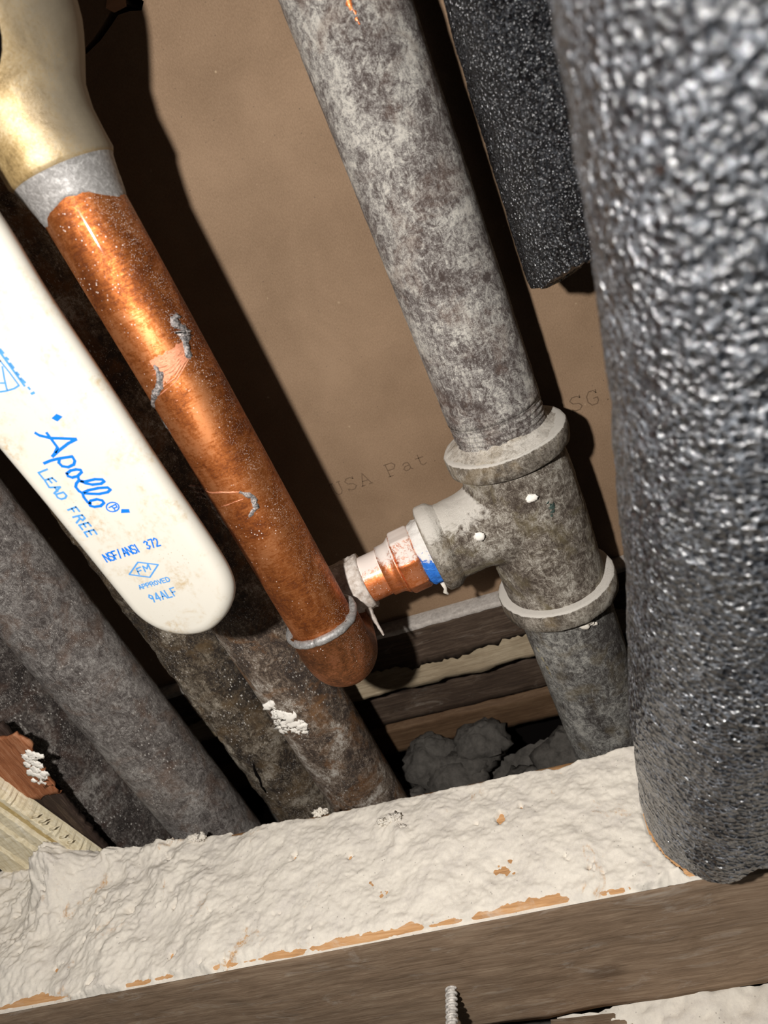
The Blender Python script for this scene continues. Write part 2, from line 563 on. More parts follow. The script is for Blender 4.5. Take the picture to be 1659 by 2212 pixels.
def ribbon(strokes, w, y, t=0.08):
    """flat print: strokes [(x, z), ...] in the plane Y = y, as a very thin film"""
    V, Q = [], []
    for st in strokes:
        pts = [Vector((a, b)) for a, b in st]
        for i in range(len(pts) - 1):
            d = pts[i + 1] - pts[i]
            if d.length < 1e-6:
                continue
            d.normalize()
            nn = Vector((-d.y, d.x)) * (w / 2)
            a, b = pts[i] - d * (w * 0.3), pts[i + 1] + d * (w * 0.3)
            o = len(V)
            yy = y - t * (0.5 + 0.05 * (i % 7))
            for p in (a + nn, a - nn, b - nn, b + nn):
                V.append((p.x, yy, p.y))
            Q.append((o, o + 1, o + 2, o + 3))
    return V, Q


GL = {  # stroke letters on a 0..1 x 0..1 cell
    'N': [[(0, 0), (0, 1), (.7, 0), (.7, 1)]], 'S': [[(.7, .85), (.5, 1), (.2, 1), (0, .8), (.15, .55), (.55, .45), (.7, .22), (.5, 0), (.2, 0), (0, .15)]],
    'F': [[(0, 0), (0, 1), (.65, 1)], [(0, .5), (.5, .5)]], '/': [[(0, -.05), (.4, 1.05)]], 'A': [[(0, 0), (.37, 1), (.74, 0)], [(.15, .35), (.6, .35)]],
    'I': [[(.1, 0), (.1, 1)]], '3': [[(0, .85), (.3, 1), (.6, .8), (.3, .53), (.65, .27), (.3, 0), (0, .15)]], '7': [[(0, 1), (.65, 1), (.25, 0)]],
    '2': [[(0, .8), (.3, 1), (.6, .8), (.5, .5), (0, 0), (.68, 0)]], 'M': [[(0, 0), (0, 1), (.4, .35), (.8, 1), (.8, 0)]], 'P': [[(0, 0), (0, 1), (.5, 1), (.68, .77), (.5, .5), (0, .5)]],
    'R': [[(0, 0), (0, 1), (.5, 1), (.68, .77), (.5, .5), (0, .5)], [(.35, .5), (.7, 0)]], 'O': [[(.35, 0), (.05, .25), (.05, .75), (.35, 1), (.65, .75), (.65, .25), (.35, 0)]],
    'V': [[(0, 1), (.35, 0), (.7, 1)]], 'E': [[(.62, 0), (0, 0), (0, 1), (.62, 1)], [(0, .5), (.5, .5)]], 'D': [[(0, 0), (0, 1), (.4, 1), (.68, .7), (.68, .3), (.4, 0), (0, 0)]],
    '9': [[(.6, .6), (.3, .45), (.05, .7), (.3, 1), (.6, .8), (.6, .6), (.4, 0)]], '4': [[(.5, 0), (.5, 1), (0, .3), (.7, .3)]], 'L': [[(0, 1), (0, 0), (.6, 0)]],
    'U': [[(-.05, 1), (.2, 1)], [(.5, 1), (.78, 1)], [(.08, 1), (.08, .25), (.22, 0), (.5, 0), (.65, .25), (.65, 1)]],
    'G': [[(.66, .78), (.5, 1), (.2, 1), (0, .7), (0, .3), (.2, 0), (.55, 0), (.68, .2), (.68, .45), (.4, .45)]],
    'a': [[(.08, .52), (.25, .64), (.5, .6), (.56, .45), (.56, .08), (.7, 0)], [(.56, .38), (.2, .36), (.03, .18), (.18, 0), (.4, .03), (.56, .16)]],
    't': [[(.25, .9), (.25, .15), (.4, 0), (.65, .1)], [(0, .64), (.6, .64)]], '.': [[(.1, 0), (.18, .04)]], ' ': [],
}
SERIF = {'A': [[(-.08, 0), (.2, 0)], [(.55, 0), (.84, 0)]], 'P': [[(-.12, 0), (.25, 0)], [(-.12, 1), (.1, 1)]], 'S': [[(.7, .85), (.7, 1.02)], [(0, .15), (0, -.02)]], 'G': [[(.66, .78), (.66, 1.0)]]}


def words(txt, o, ex, ey, adv, serif=False):
    """strokes for txt; o origin (x, z), ex/ey cell vectors"""
    out = []
    for i, ch in enumerate(txt):
        for st in GL[ch] + (SERIF.get(ch, []) if serif else []):
            out.append([(o[0] + ex[0] * (i * adv + a) + ey[0] * b, o[1] + ex[1] * (i * adv + a) + ey[1] * b) for a, b in st])
    return out


# ------------------------------------------------------------------ the setting
YW = 243.0
# drywall, with a ragged tear high on the left
tear = [(-100, 70), (-89, 71.8), (-83.5, 73.6), (-80, 74.9), (-76, 74.2), (-72.5, 72.8), (-70.6, 74.4), (-71.9, 76.6), (-73.4, 77.0), (-71.8, 79.5), (-71.8, 84), (-67, 95)]
tear_hi = [(-100, 71.0), (-91, 73.2), (-86, 75.0), (-81.5, 77.0), (-78.4, 77.0), (-76.0, 76.2), (-75.8, 77.2), (-77.2, 78.4), (-76.6, 80.2), (-75.2, 82.0), (-75.8, 86), (-72, 96)]
wall = thing('wall_back', 'brown paper back of drywall behind the pipes', None, (-120, YW, -60))
wall['kind'] = 'structure'
V = [(-480, YW, -172), (260, YW, -172), (260, YW, 240), (-480, YW, 240)]
nb = len(V)
xs = [-480] + [p[0] for p in tear]
# lower sheet (below and right of the tear)
low = [(-480, YW, -172), (260, YW, -172), (260, YW, 240), (-60, YW, 240)] + [(x, YW, z) for x, z in reversed(tear)] + [(-480, YW, 66)]
up = [(-480, YW, 67.5)] + [(x, YW, z) for x, z in tear_hi] + [(-63, YW, 240), (-480, YW, 240)]


def slab(poly, depth):
    n = len(poly)
    V = list(poly) + [(x, y + depth, z) for x, y, z in poly]
    Q = [tuple(range(n)), tuple(range(2 * n - 1, n - 1, -1))]
    for i in range(n):
        j = (i + 1) % n
        Q.append((i, i + n, j + n, j))
    return V, Q


mesh('drywall_sheet', *slab(low, 12), M_PAPER, wall, smooth=False)
mesh('torn_sheet', *slab(up, 12), M_PAPER, wall, smooth=False)
mesh('crack_backing', *slab([(-130, YW + 11, 60), (-50, YW + 11, 60), (-50, YW + 11, 110), (-130, YW + 11, 110)], 1), M_DARKGAP, wall, smooth=False)
mesh('torn_paper', *slab([(-80.8, YW - 0.3, 75.9), (-76.4, YW - 0.3, 75.6), (-75.4, YW - 0.5, 77.2), (-77.6, YW - 0.8, 78.8), (-80.6, YW - 0.6, 79.6), (-82.5, YW - 0.3, 77.8)], 0.5), M_TORN, wall, smooth=False)
tag(mesh('lettering', *ribbon(words('USA Pat.', (-87.6, -101.6), (5.6, 0), (0, 5.6), 1.13, True), 0.42, YW), M_PRINT, wall, smooth=False), 'faint dark lettering printed on the brown paper')
mesh('lettering', *ribbon(words('SG.', (14.6, -101.2), (5.6, 0), (0, 5.6), 1.13, True), 0.42, YW), M_PRINT, wall, smooth=False)

random.seed(4)


# boards behind, under the drywall
def jag(x, s=0.35, a=2.0, seed=0.0):
    return a * 0.45 * fr(x, seed, 0, s, 5, 0.6) + a * 1.3 * (fr(x, seed + 9, 0, s * 0.16, 3))


def plank_disp(amp, jb=0.0, jt=0.0, seed=0.0):
    def f(x, z, u, v):
        dy = amp * fr(x * 0.25, seed, z, 0.4, 4)
        dz = 0
        if v < 1e-6:
            dz = jag(x, 0.35, jb, seed) if jb else 0
        elif v > 1 - 1e-6:
            dz = jag(x, 0.35, jt, seed + 5) if jt else 0
        return 0, dy, dz
    return f


pl = thing('wall_plank', 'dark brown plank with a splintered pale lower edge under the drywall', 'plank', (-90, 240, -205))
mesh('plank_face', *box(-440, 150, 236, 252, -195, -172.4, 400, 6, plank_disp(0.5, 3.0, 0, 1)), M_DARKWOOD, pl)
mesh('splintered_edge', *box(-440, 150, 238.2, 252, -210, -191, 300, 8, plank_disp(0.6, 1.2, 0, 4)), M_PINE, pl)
V, Q = [], []
nx = 240
for x in [-440 + 590 * i / nx for i in range(nx + 1)]:
    e_ = 0.5 * fr(x, 0, 0, 0.12, 4)
    V += [(x, 235.2, -174.6 + e_), (x, 234.8, -172.6 + 0.3 * e_), (x, 235.6, -172.0), (x, 242.8, -171.8)]
for i in range(nx):
    for q in range(3):
        Q.append((i * 4 + q, i * 4 + 4 + q, i * 4 + 5 + q, i * 4 + 1 + q))
tag(mesh('dust_line', V, Q, M_GREYDUST, pl), 'grey plaster dust along the top edge', kind='stuff')

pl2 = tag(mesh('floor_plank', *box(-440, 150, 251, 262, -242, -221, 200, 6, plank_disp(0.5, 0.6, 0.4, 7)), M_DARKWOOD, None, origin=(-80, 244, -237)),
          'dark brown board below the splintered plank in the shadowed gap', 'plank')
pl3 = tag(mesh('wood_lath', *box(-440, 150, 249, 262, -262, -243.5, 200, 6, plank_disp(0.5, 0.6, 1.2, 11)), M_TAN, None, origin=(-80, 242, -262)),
          'tan strip of lath, coloured dark for shade, just above the grey rubble in the gap', 'lath')
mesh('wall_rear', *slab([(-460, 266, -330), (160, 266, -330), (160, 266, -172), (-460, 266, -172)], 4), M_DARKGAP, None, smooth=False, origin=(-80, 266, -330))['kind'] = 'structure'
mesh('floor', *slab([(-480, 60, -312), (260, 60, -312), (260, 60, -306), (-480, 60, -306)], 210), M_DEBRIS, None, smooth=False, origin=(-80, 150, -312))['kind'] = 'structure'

# rubble heap at the bottom of the gap
parts = []
for k in range(46):
    x = random.uniform(-150, 30)
    y = random.uniform(206, 243)
    r = random.uniform(8, 19)
    z = -280 + (y - 205) * 0.75 + random.uniform(-4, 4) - r * 0.6
    parts.append(blob((x, y, z), r, k * 3.1, (1, .8, .75), 0.34, 16))
nx, ny = 150, 36
V, Q = [], []
for j in range(ny + 1):
    for i in range(nx + 1):
        x = -215 + 285 * i / nx
        y = 172 + 70 * j / ny
        V.append((x, y, -300 + 0.55 * max(0, y - 190) + 7 * fr(x, y, 0, 0.06, 5)))
for j in range(ny):
    for i in range(nx):
        a = j * (nx + 1) + i
        Q.append((a, a + 1, a + nx + 2, a + nx + 1))
parts.append((V, Q))
tag(mesh('rubble_heap', *join(*parts), M_DEBRIS, None, origin=(-80, 215, -300)), 'plaster rubble coloured grey for shade, lying in the dark gap behind the sill', 'rubble', kind='stuff')


# ------------------------------------------------------------------ the dusty plate in front
def yfront(x):
    return 119.6 + 0.0375 * x


def yback(x):
    return 167.4 + 0.004 * x


ZP = -200.0
plate = thing('bottom_plate', 'grey-brown horizontal timber across the bottom, its top buried in dust', 'timber', (-120, 140, -262))
V, Q, FM = [], [], []
nx, nz = 220, 26
x0, x1 = -400, 90
rows = []
prof = [(0, 0)]
for j in range(nz + 1):              # front face, bottom to top
    rows.append([(x0 + (x1 - x0) * i / nx, 'f', -262 + 61.2 * j / nz) for i in range(nx + 1)])
for i in range(nx + 1):
    pass
for r in rows:
    for x, _, z in r:
        d = 0.35 * fr(x * 0.12, 0, z, 0.5, 4) + 0.8 * fr(x, 3, z, 0.02, 3)
        V.append((x, yfront(x) + d + (0.5 if z > -201.5 else 0), z))
w = nx + 1
for j in range(nz):
    for i in range(nx):
        a = j * w + i
        Q.append((a, a + 1, a + w + 1, a + w))
        FM.append(0)
o = len(V)
ny = 20
for j in range(ny + 1):              # top
    for i in range(nx + 1):
        x = x0 + (x1 - x0) * i / nx
        yf = yfront(x) + 1.0
        y = yf + (yback(x) - yf) * j / ny
        V.append((x, y, ZP + 0.25 * fr(x * 0.15, y, 0, 0.4, 3)))
for j in range(ny):
    for i in range(nx):
        a = o + j * w + i
        Q.append((a, a + 1, a + w + 1, a + w))
        FM.append(1)
for i in range(nx):                  # rounded arris
    a, b = nz * w + i, o + i
    Q.append((a, a + 1, b + 1, b))
    FM.append(1)
o2 = len(V)
for i in range(nx + 1):
    x = x0 + (x1 - x0) * i / nx
    V.append((x, yback(x), -262))
for i in range(nx):
    a, b = o + ny * w + i, o2 + i
    Q.append((a, a + 1, b + 1, b))
    FM.append(0)
    Q.append((i + 1, i, o2 + i, o2 + i + 1))
    FM.append(0)
mesh('timber', V, Q, M_PLATE, plate, mats=[M_PLATETOP], fmat=FM)
# dust on the plate
nx, ny = 900, 124
V = np.zeros(((nx + 1) * (ny + 1), 3))
idx = 0
for j in range(ny + 1):
    vv = j / ny
    for i in range(nx + 1):
        x = -390 + 470 * i / nx
        yf, yb = yfront(x) - 0.4, yback(x) + 0.6
        y = yf + (yb - yf) * vv
        n1 = fr(x, y, 0, 0.045, 5, 0.7)
        n2 = fr(x, y, 7, 0.22, 5, 0.6)
        n3 = fr(x, y, 3, 0.9, 3, 0.5)
        hgt = 1.5 + 1.7 * n1 + 0.16 * n2 + 0.09 * n3
        # mounds toward the left
        L = min(1, max(0, (-150 - x) / 110))
        hgt += L * (2.2 + 3.5 * max(0, n1 + 0.25)) * min(1, vv * 2.2)
        for (cx, cy, rr, hh) in ((-249, 160, 14, 22), (-229, 163, 8, 4.0), (-205, 164, 7, 3.5), (-190, 163, 6, 2.0), (-96, 157, 8, 3.2), (-92, 150, 5, 2.0), (-300, 150, 22, 5), (-160, 160, 6, 1.5)):
            d2 = ((x - cx) ** 2 + (y - cy) ** 2) / (rr * rr)
            if d2 < 4:
                hgt += hh * math.exp(-d2 * 1.6) * (1 + 0.12 * n2 + 0.10 * n1)
        # thins out to bare timber along the two long edges
        df = (y - yf)
        hgt -= 3.0 * max(0, 1 - df / max(0.3, 3.0 + 4.5 * fr(x, 1, 9, 0.035, 4) + 1.5 * n2)) if df < 10 else 0
        db = yb - y
        hgt -= 2.4 * max(0, 1 - db / (1.1 + 1.6 * fr(x, 2, 5, 0.05, 4)) ) if (db < 4 and x > -170) else 0
        bare = fr(x + 50, y, 11, 0.09, 4)
        if bare > 0.66:
            hgt -= (bare - 0.66) * 10
        if (x - 19.5) ** 2 + (y - 138.5) ** 2 < 702:     # pressed down by the foam sleeve
            hgt = min(hgt, -0.3)
        V[idx] = (x, y, ZP + max(hgt, -0.8))
        idx += 1
a = np.arange((nx + 1) * ny).reshape(ny, nx + 1)[:, :nx].ravel()
Q = np.stack([a, a + 1, a + nx + 2, a + nx + 1], 1)
random.seed(9)
parts = [(V.tolist(), Q.tolist())]
for k, (x, y, r) in enumerate(((-203, 165.0, 3.0), (-205, 166, 2.2), (-199, 166.4, 1.6), (-187, 166, 2.0), (-183.5, 166.4, 1.6), (-234, 164, 2.4), (-229, 165, 2.0), (-128, 166.4, 1.6), (-125, 166.8, 1.2), (-244, 162, 2.4), (-241, 164, 1.5), (-262, 158, 4.0), (-94, 157, 2.6), (-98, 155, 1.8), (-92, 153, 1.5), (-220, 165.5, 1.4), (-212, 166, 1.1))):
    for q in range(4):
        parts.append(blob((x + random.gauss(0, r * .6), y + random.gauss(0, r * .3), ZP + 2.6 + random.gauss(0, .5)), r * random.uniform(.45, .8), k * 5 + q, (1.2, .9, .9), 1.1, 12))
dust = tag(mesh('plaster_dust', *join(*parts), M_DUST, None, origin=(-120, 140, ZP)), 'thick cream plaster dust covering the top of the timber', 'dust', kind='stuff')

# lower board and its dust, at the bottom right
lb = thing('lower_board', 'dust-covered board projecting below the timber at lower right', 'board', (20, 90, -300))
mesh('timber', *box(-60, 120, 84, 118.8, -300, -267.5, 60, 8, plank_disp(0.6, 0, 0.5, 21)), M_PLATE, lb)
V, Q = [], []
nx, ny = 120, 30
for j in range(ny + 1):
    for i in range(nx + 1):
        x = -58 + 176 * i / nx
        y = 83 + 37.5 * j / ny
        edge = max(0, (-14 - x) / 22 + 0.35 * fr(x, y, 0, 0.2, 4))
        V.append((x, y, -265.5 + 2.6 * fr(x, y, 0, 0.07, 5) + 0.8 * fr(x, y, 3, 0.4, 3) + 0.08 * (y - 83) - 5 * min(1.5, edge)))
for j in range(ny):
    for i in range(nx):
        a = j * (nx + 1) + i
        Q.append((a, a + 1, a + nx + 2, a + nx + 1))
tag(mesh('dust_layer', V, Q, M_DUST, lb), kind='stuff')

# screw standing out of the front of the timber
sx, sz = -85.4, -234.6
yf = yfront(sx)
sc = thing('screw', 'dust-whitened threaded screw sticking out of the timber front', 'screw', (sx, yf, sz))
d = Vector((-0.02, -1, -0.10)).normalized()
P0 = Vector((sx, yf + 3, sz))
path = [tuple(P0 + d * (0.6 * i)) for i in range(52)]
mesh('shank', *sweep(path, [1.45] * 52, 20), M_SCREW, sc)
hel = []
for i in range(420):
    a = i * 0.26
    s = 3 + i * 0.0285 * 2.2
    hel.append(tuple(P0 + d * s + Vector((math.cos(a), 0, math.sin(a))) * 1.75))
mesh('thread', *sweep(hel, [0.42] * len(hel), 6), M_SCREW, sc)
ph = P0 + d * 30.4
path = [tuple(ph + d * k) for k in (-1.5, 0, 1.5, 2.4, 2.5)]
mesh('screw_head', *sweep(path, [1.5, 2.2, 3.9, 4.1, 3.9], 24), M_SCREW, sc)

# ------------------------------------------------------------------ galvanized riser, tee and lower pipe
GX, GY = -12.0, 217.0


def pit(a, s, oct=3):
    return lambda x, y, z: a * fr(x, y, z, s, oct, 0.6)


ris = thing('steel_pipe', 'scaly whitish-grey galvanized pipe rising from the top of the tee', 'pipe', (GX, GY, -92))
zs = lin_z(130, -79, 1.6)
mesh('pipe_wall', *vtube(GX, GY, zs, [16.6] * len(zs), 96, pit(0.16, 0.35, 4)), M_GALV, ris)
zs = lin_z(-78.5, -93, 0.16)
mesh('thread', *vtube(GX, GY, zs, [16.3 - 0.055 * (-78 - z) * 0.3 + 0.17 * math.sin(z * 2 * math.pi / 1.9) for z in zs], 72, pit(0.12, 0.6, 3)), M_GALV, ris)

tee = thing('pipe_tee', 'mottled grey-brown cast iron tee joining the steel pipes and copper branch', 'pipe fitting', (GX, GY, -165))
T = Vector((GX, 216.0, -119.0))
E2 = Vector((-96.0, 198.5, -122.4))
bd = (E2 - T).normalized()           # along the branch, away from the tee
BL = (E2 - T).length


def at(s):
    """point on the branch axis, s mm from the hidden corner elbow towards the tee"""
    return E2 - bd * s


# body: vertical barrel and branch barrel fused with a soft fillet
bar = vtube(GX, GY, [-94, -100, -110, -128, -146, -160], [19.3, 19.3, 19.7, 19.9, 19.6, 19.4], 64)
brn = sweep([tuple(T), tuple(T + bd * 12), tuple(T + bd * 27), tuple(T + bd * 40)], [15.0, 15.0, 15.0, 15.0], 64)
brn2 = sweep([tuple(T + bd * 4), tuple(T + bd * 15), tuple(T + bd * 24)], [17.8, 17.0, 14.8], 64)
o = mesh('tee_body', *join(bar, brn, brn2), M_TEE, tee)
md = o.modifiers.new('r', 'REMESH')
md.mode = 'VOXEL'
md.voxel_size = 0.00075
md.use_smooth_shade = True
sm = o.modifiers.new('s', 'SMOOTH')
sm.iterations = 14
sm.factor = 0.6
dg = bpy.context.evaluated_depsgraph_get()
me = bpy.data.meshes.new_from_object(o.evaluated_get(dg))
o.modifiers.clear()
o.data = me
for vtx in me.vertices:
    c = vtx.co * 1000
    vtx.co += vtx.normal * (0.00018 * fr(c.x, c.y, c.z, 0.28, 4, 0.6))
me.polygons.foreach_set('use_smooth', [True] * len(me.polygons))


def collar(zt, zb, r, rin):
    zs = [zt + 0.2, zt + 0.1, zt - 0.1, zt - 0.8, (zt + zb) / 2, zb + 1.0, zb + 0.1, zb - 1.2]
    rs = [rin, r - 1.6, r - 0.5, r, r + 0.1, r - 0.2, r - 1.4, rin]
    return vtube(GX, GY, zs, rs, 96, pit(0.28, 0.2, 4), caps=False)


mesh('collar', *collar(-89.8, -97.6, 22.4, 15.6), M_RIM, tee)
mesh('collar', *collar(-155.0, -163.5, 23.2, 17.8), M_RIM, tee)
V, Q = [], []
for i in range(7):
    t = i / 6
    for k in range(96):
        a_ = 2 * math.pi * k / 96
        w1 = fr(math.sin(a_) * 3, math.cos(a_) * 3, 0, 0.5, 4)
        r_ = 16.0 + (5.4 + 0.5 * w1) * t
        z_ = -86.6 + 1.1 * w1 - 3.4 * (t ** 0.55) + 0.35 * fr(r_ * math.sin(a_), r_ * math.cos(a_), 4, 0.5, 4)
        V.append((GX + r_ * math.sin(a_), GY - r_ * math.cos(a_), z_ if t < 1 else -90.2))
for i in range(6):
    for k in range(96):
        k2 = (k + 1) % 96
        Q.append((i * 96 + k, (i + 1) * 96 + k, (i + 1) * 96 + k2, i * 96 + k2))
M_CAKE = mat_zinc('caked_dust', (150, 140, 128), (188, 178, 164), (212, 204, 192), (228, 220, 208), (180, 160, 124), 0.0, 0.4)
tag(mesh('caked_dust', V, Q, M_CAKE, tee), 'pale dust caked on the upper collar around the pipe')
path = [at(s) for s in (45.6, 46.0, 46.6, 47.4, 50.5, 51.6, 52.6, 54.5)]
mesh('branch_collar', *sweep([tuple(p) for p in path], [11.5, 15.6, 16.7, 17.1, 17.1, 16.8, 15.8, 14.6], 72, pit(0.25, 0.25, 4), caps=False), M_RIM, tee)


def on_cyl(cx, cy, R, ang, z):
    a = math.radians(ang)
    return (cx + R * math.sin(a), cy - R * math.cos(a), z)


mesh('plaster_fleck', *blob(on_cyl(GX, GY, 19.9, 9, -106.9), 2.1, 1, (1.0, .45, .75), 0.5, 8), M_FLECK, tee)
mesh('plaster_fleck', *blob((-30.2, 196.2, -114.6), 1.9, 5, (1.0, .5, .85), 0.4, 8), M_FLECK, tee)
M_GREEN = G('green_stain').out((64, 78, 72), 0.7, 0, 0.2)

low = thing('steel_pipe', 'grey steel pipe dropping from the bottom of the tee behind the timber', 'pipe', (GX, GY, -330))
zs = lin_z(-158, -330, 1.8)
mesh('pipe_wall', *vtube(GX, GY, zs, [18.4] * len(zs), 80, pit(0.16, 0.3, 4)), M_GALV2, low)
mesh('plaster_lump', *join(*[blob(on_cyl(GX, GY, 18.6, 18 + k * 4, -166.5 - abs(k - 1) * 1.2), 1.5 - .2 * k, k, (1.3, .6, .8), .5, 6) for k in range(4)]), M_DUST, low)

# ------------------------------------------------------------------ copper branch: adapter, stub, elbows
ad = thing('copper_adapter', 'bright copper threaded adapter with blue sealant screwed into the tee', 'pipe fitting', tuple(at(38)))


def bsweep(ss, rs, seg=48, disp=None, sect=None, caps=True):
    return sweep([tuple(at(s)) for s in ss], rs, seg, disp, caps, sect)


def octo(a):
    k = math.pi / 4
    return 1.0 / math.cos(((a + k / 2) % k) - k / 2) * 0.955


mesh('socket', *bsweep([27, 30.2, 31.2, 32.4, 33.2], [9.9, 10.0, 10.2, 11.1, 11.6], 64), M_COPPER_DUST, ad)
mesh('hex_body', *bsweep([33.0, 33.5, 34.2, 40.6, 41.3, 41.8], [10.8, 11.8, 12.3, 12.3, 11.8, 10.8], 96, pit(0.1, 0.5), octo), M_COPPER_DUST, ad)
tag(mesh('thread_sealant', *bsweep([41.2, 41.8, 42.6, 44, 45.4, 46.4, 47.4], [10.8, 11.9, 12.3, 12.7, 13.2, 13.8, 13.0], 72, lambda x, y, z: 0.8 * fr(x, y, z, 0.45, 4, 0.6)), M_BLUE, ad), 'blue thread sealant under white dust')
mesh('sealant_string', *sweep([tuple(at(45.6) + Vector(p)) for p in ((2, -10.5, -8.8), (2.2, -10.2, -11.5), (1.4, -10, -13.2), (2.2, -10, -14.6))], [.7, .6, .9, .5], 8, pit(.3, 1)), M_DUST, ad)

stub = tag(mesh('copper_stub', *bsweep(lin_z(16, 29, 1.0), [9.1] * 14, 64), M_COPPER_DUST, None, origin=tuple(at(21))),
           'short bright copper stub between the dusty elbow hub and the adapter', 'pipe')

CX, CY = -90.0, 178.0
E1 = Vector((CX, CY, -141.0))
M1 = Vector((-93.5, 197.0, -135.0))     # where the two elbows meet, behind the pipe


def fillet(A, B, C, r, n=12):
    """corner B rounded with radius r"""
    u, w_ = (A - B).normalized(), (C - B).normalized()
    ang = math.acos(max(-1, min(1, u.dot(w_))))
    tl = r / math.tan(ang / 2)
    a, b = B + u * tl, B + w_ * tl
    cen = B + (u + w_).normalized() * (r / math.sin(ang / 2))
    out = []
    va, vb = a - cen, b - cen
    for i in range(n + 1):
        t = i / n
        out.append(cen + (va.lerp(vb, t)).normalized() * r)
    return out


el1 = thing('copper_elbow', 'tarnished copper elbow with a solder ring at the foot of the long copper pipe', 'pipe fitting', (CX, CY, -142))
p = [Vector((CX, CY, -116.5)), Vector((CX, CY, -119))] + fillet(Vector((CX, CY, -110)), E1, M1, 9.5, 18) + [M1]
rr = [12.5, 12.7] + [12.7 - 0.02 * i for i in range(len(p) - 3)] + [12.2]
mesh('elbow_body', *sweep([tuple(q) for q in p], rr, 72), M_COPPER_LOW, el1)
ring = []
rad = []
for i in range(73):
    a = 2 * math.pi * i / 72
    ring.append((CX + 12.0 * math.sin(a), CY - 12.0 * math.cos(a), -117.6 + 0.5 * math.sin(a * 3 + 1) * 0.6))
    rad.append(1.5 + 0.35 * fr(ring[-1][0], ring[-1][1], 0, 0.3, 3))
tag(mesh('solder_ring', *sweep(ring, rad, 14), M_SOLDER, el1), 'pale grey ring of solder around the cup')

el2 = thing('copper_elbow', 'dust-covered copper elbow half hidden behind the long copper pipe', 'pipe fitting', tuple(E2))
p = [Vector((-93.6, 196.5, -140.0)), Vector((-95.3, 198.2, -133.0))] + fillet(Vector((-95.5, 198.5, -140)), E2, T, 8.0, 14) + [at(11.5), at(14), at(18.4), at(18.8)]
rr = [12.0] + [11.6 - 0.05 * i for i in range(len(p) - 5)] + [10.6, 10.4, 10.5, 9.2]
M_HUB = mat_copper('plastered_copper', (170, 112, 82), (190, 130, 98), (210, 160, 130), dusty=1.0)
mesh('elbow_body', *sweep([tuple(q) for q in p], rr, 72, pit(0.2, 0.3)), M_HUB, el2)
g = G('dust_crust')
nn = g.noise(g.co(), 0.5, 7, 0.72, 0.4)
M_CRUST = g.out(g.ramp(nn, (0.35, (172, 156, 142)), (0.6, (214, 204, 194))), 0.9, 0, 0.1, g.bump(nn, 0.8, 0.6))
tag(mesh('dust_crust', *bsweep(lin_z(6.5, 19.2, 0.7), [10.6 + 0.02 * i for i in range(len(lin_z(6.5, 19.2, 0.7)))], 72, lambda x, y, z: 0.5 * fr(x, y, z, 0.4, 4, 0.6)), M_CRUST, el2), 'crust of pale dust over the hub')
V, Q = [], []
for k in range(9):                    # sliver of caked dust hanging off the hub's lower edge
    t = k / 8
    c = at(17.0) + Vector((1.0 + 1.0 * t, -8.6 - 1.5 * t, -6 - 13 * t))
    wd_ = 1.7 * (1 - t) + 0.35
    for dx, dy in ((-wd_, 0), (0, -.6), (wd_ * .6, 0), (0, .8)):
        V.append((c.x + dx + .3 * fr(k, dx, 0, .8, 2), c.y + dy, c.z))
for k in range(8):
    for q in range(4):
        Q.append((k * 4 + q, k * 4 + (q + 1) % 4, k * 4 + 4 + (q + 1) % 4, k * 4 + 4 + q))
mesh('dust_sliver', V, Q, M_CRUST, el2)

# the long copper pipe
cp = thing('copper_pipe', 'long copper pipe with solder smears running down from the brass valve', 'pipe', (CX, CY, -117))
zs = lin_z(40, -121, 1.6)
mesh('pipe_wall', *vtube(CX, CY, zs, [11.1] * len(zs), 96), M_COPPER, cp)


def smear(pts, w, h, seed, R=11.1, ends=True, cx=None, cy=None):
    """a lumpy bead laid along points (angle, z) of the copper pipe's skin"""
    path, rad = [], []
    n = len(pts)
    m = 8 * (n - 1)
    for i in range(m + 1):
        t = i / m * (n - 1)
        k = min(int(t), n - 2)
        f = t - k
        ang = pts[k][0] * (1 - f) + pts[k + 1][0] * f
        z = pts[k][1] * (1 - f) + pts[k + 1][1] * f
        e = math.sin(math.pi * min(1, max(0.04, i / m))) ** 0.45 if ends else 1
        ww = w * e * (1 + 0.55 * fr(i * 0.6, seed, 0, 0.5, 3))
        path.append(on_cyl(CX if cx is None else cx, CY if cy is None else cy, R - ww * (1 - h), ang, z))
        rad.append(max(0.15, ww))
    return sweep(path, rad, 10, lambda x, y, z: 0.35 * w * fr(x, y, z, 0.8, 3))


tag(mesh('solder_smear', *smear([(70, -7.4), (58, -8.6), (64, -11.0), (60, -13.5), (52.5, -16.0), (49, -19.5)], 2.0, 0.45, 1), M_BLOB, cp), 'grey blob of old solder')
mesh('solder_smear', *smear([(1, -16.2), (2, -19), (-8, -21.8), (-36, -24.6), (-68, -28.4)], 1.25, 0.65, 2), M_BLOB, cp)
mesh('solder_smear', *smear([(-62, -30.2), (-54, -32.6), (-49, -36.0)], 1.2, 0.2, 3), M_SOLDER, cp)
mesh('solder_smear', *smear([(16, -58.6), (30, -62.0), (26, -65.4), (5, -67.6)], 1.1, 0.55, 4), M_BLOB, cp)
mesh('solder_smear', *smear([(-64, -54.6), (-61, -60.6), (-61, -65.7), (-62, -71.0)], 1.1, 0.6, 5), M_BLOB, cp)
V, Q = join(*[sweep([on_cyl(CX, CY, 11 + k * .7, -70 + 4 * (k % 2), -55.5 - i * 2.0 + k * .5) for k in range(6)], [.6, .7, .5, .45, .5, .15], 7, pit(.3, 1)) for i in range(3)])
mesh('solder_burr', V, Q, M_BLOB, cp)


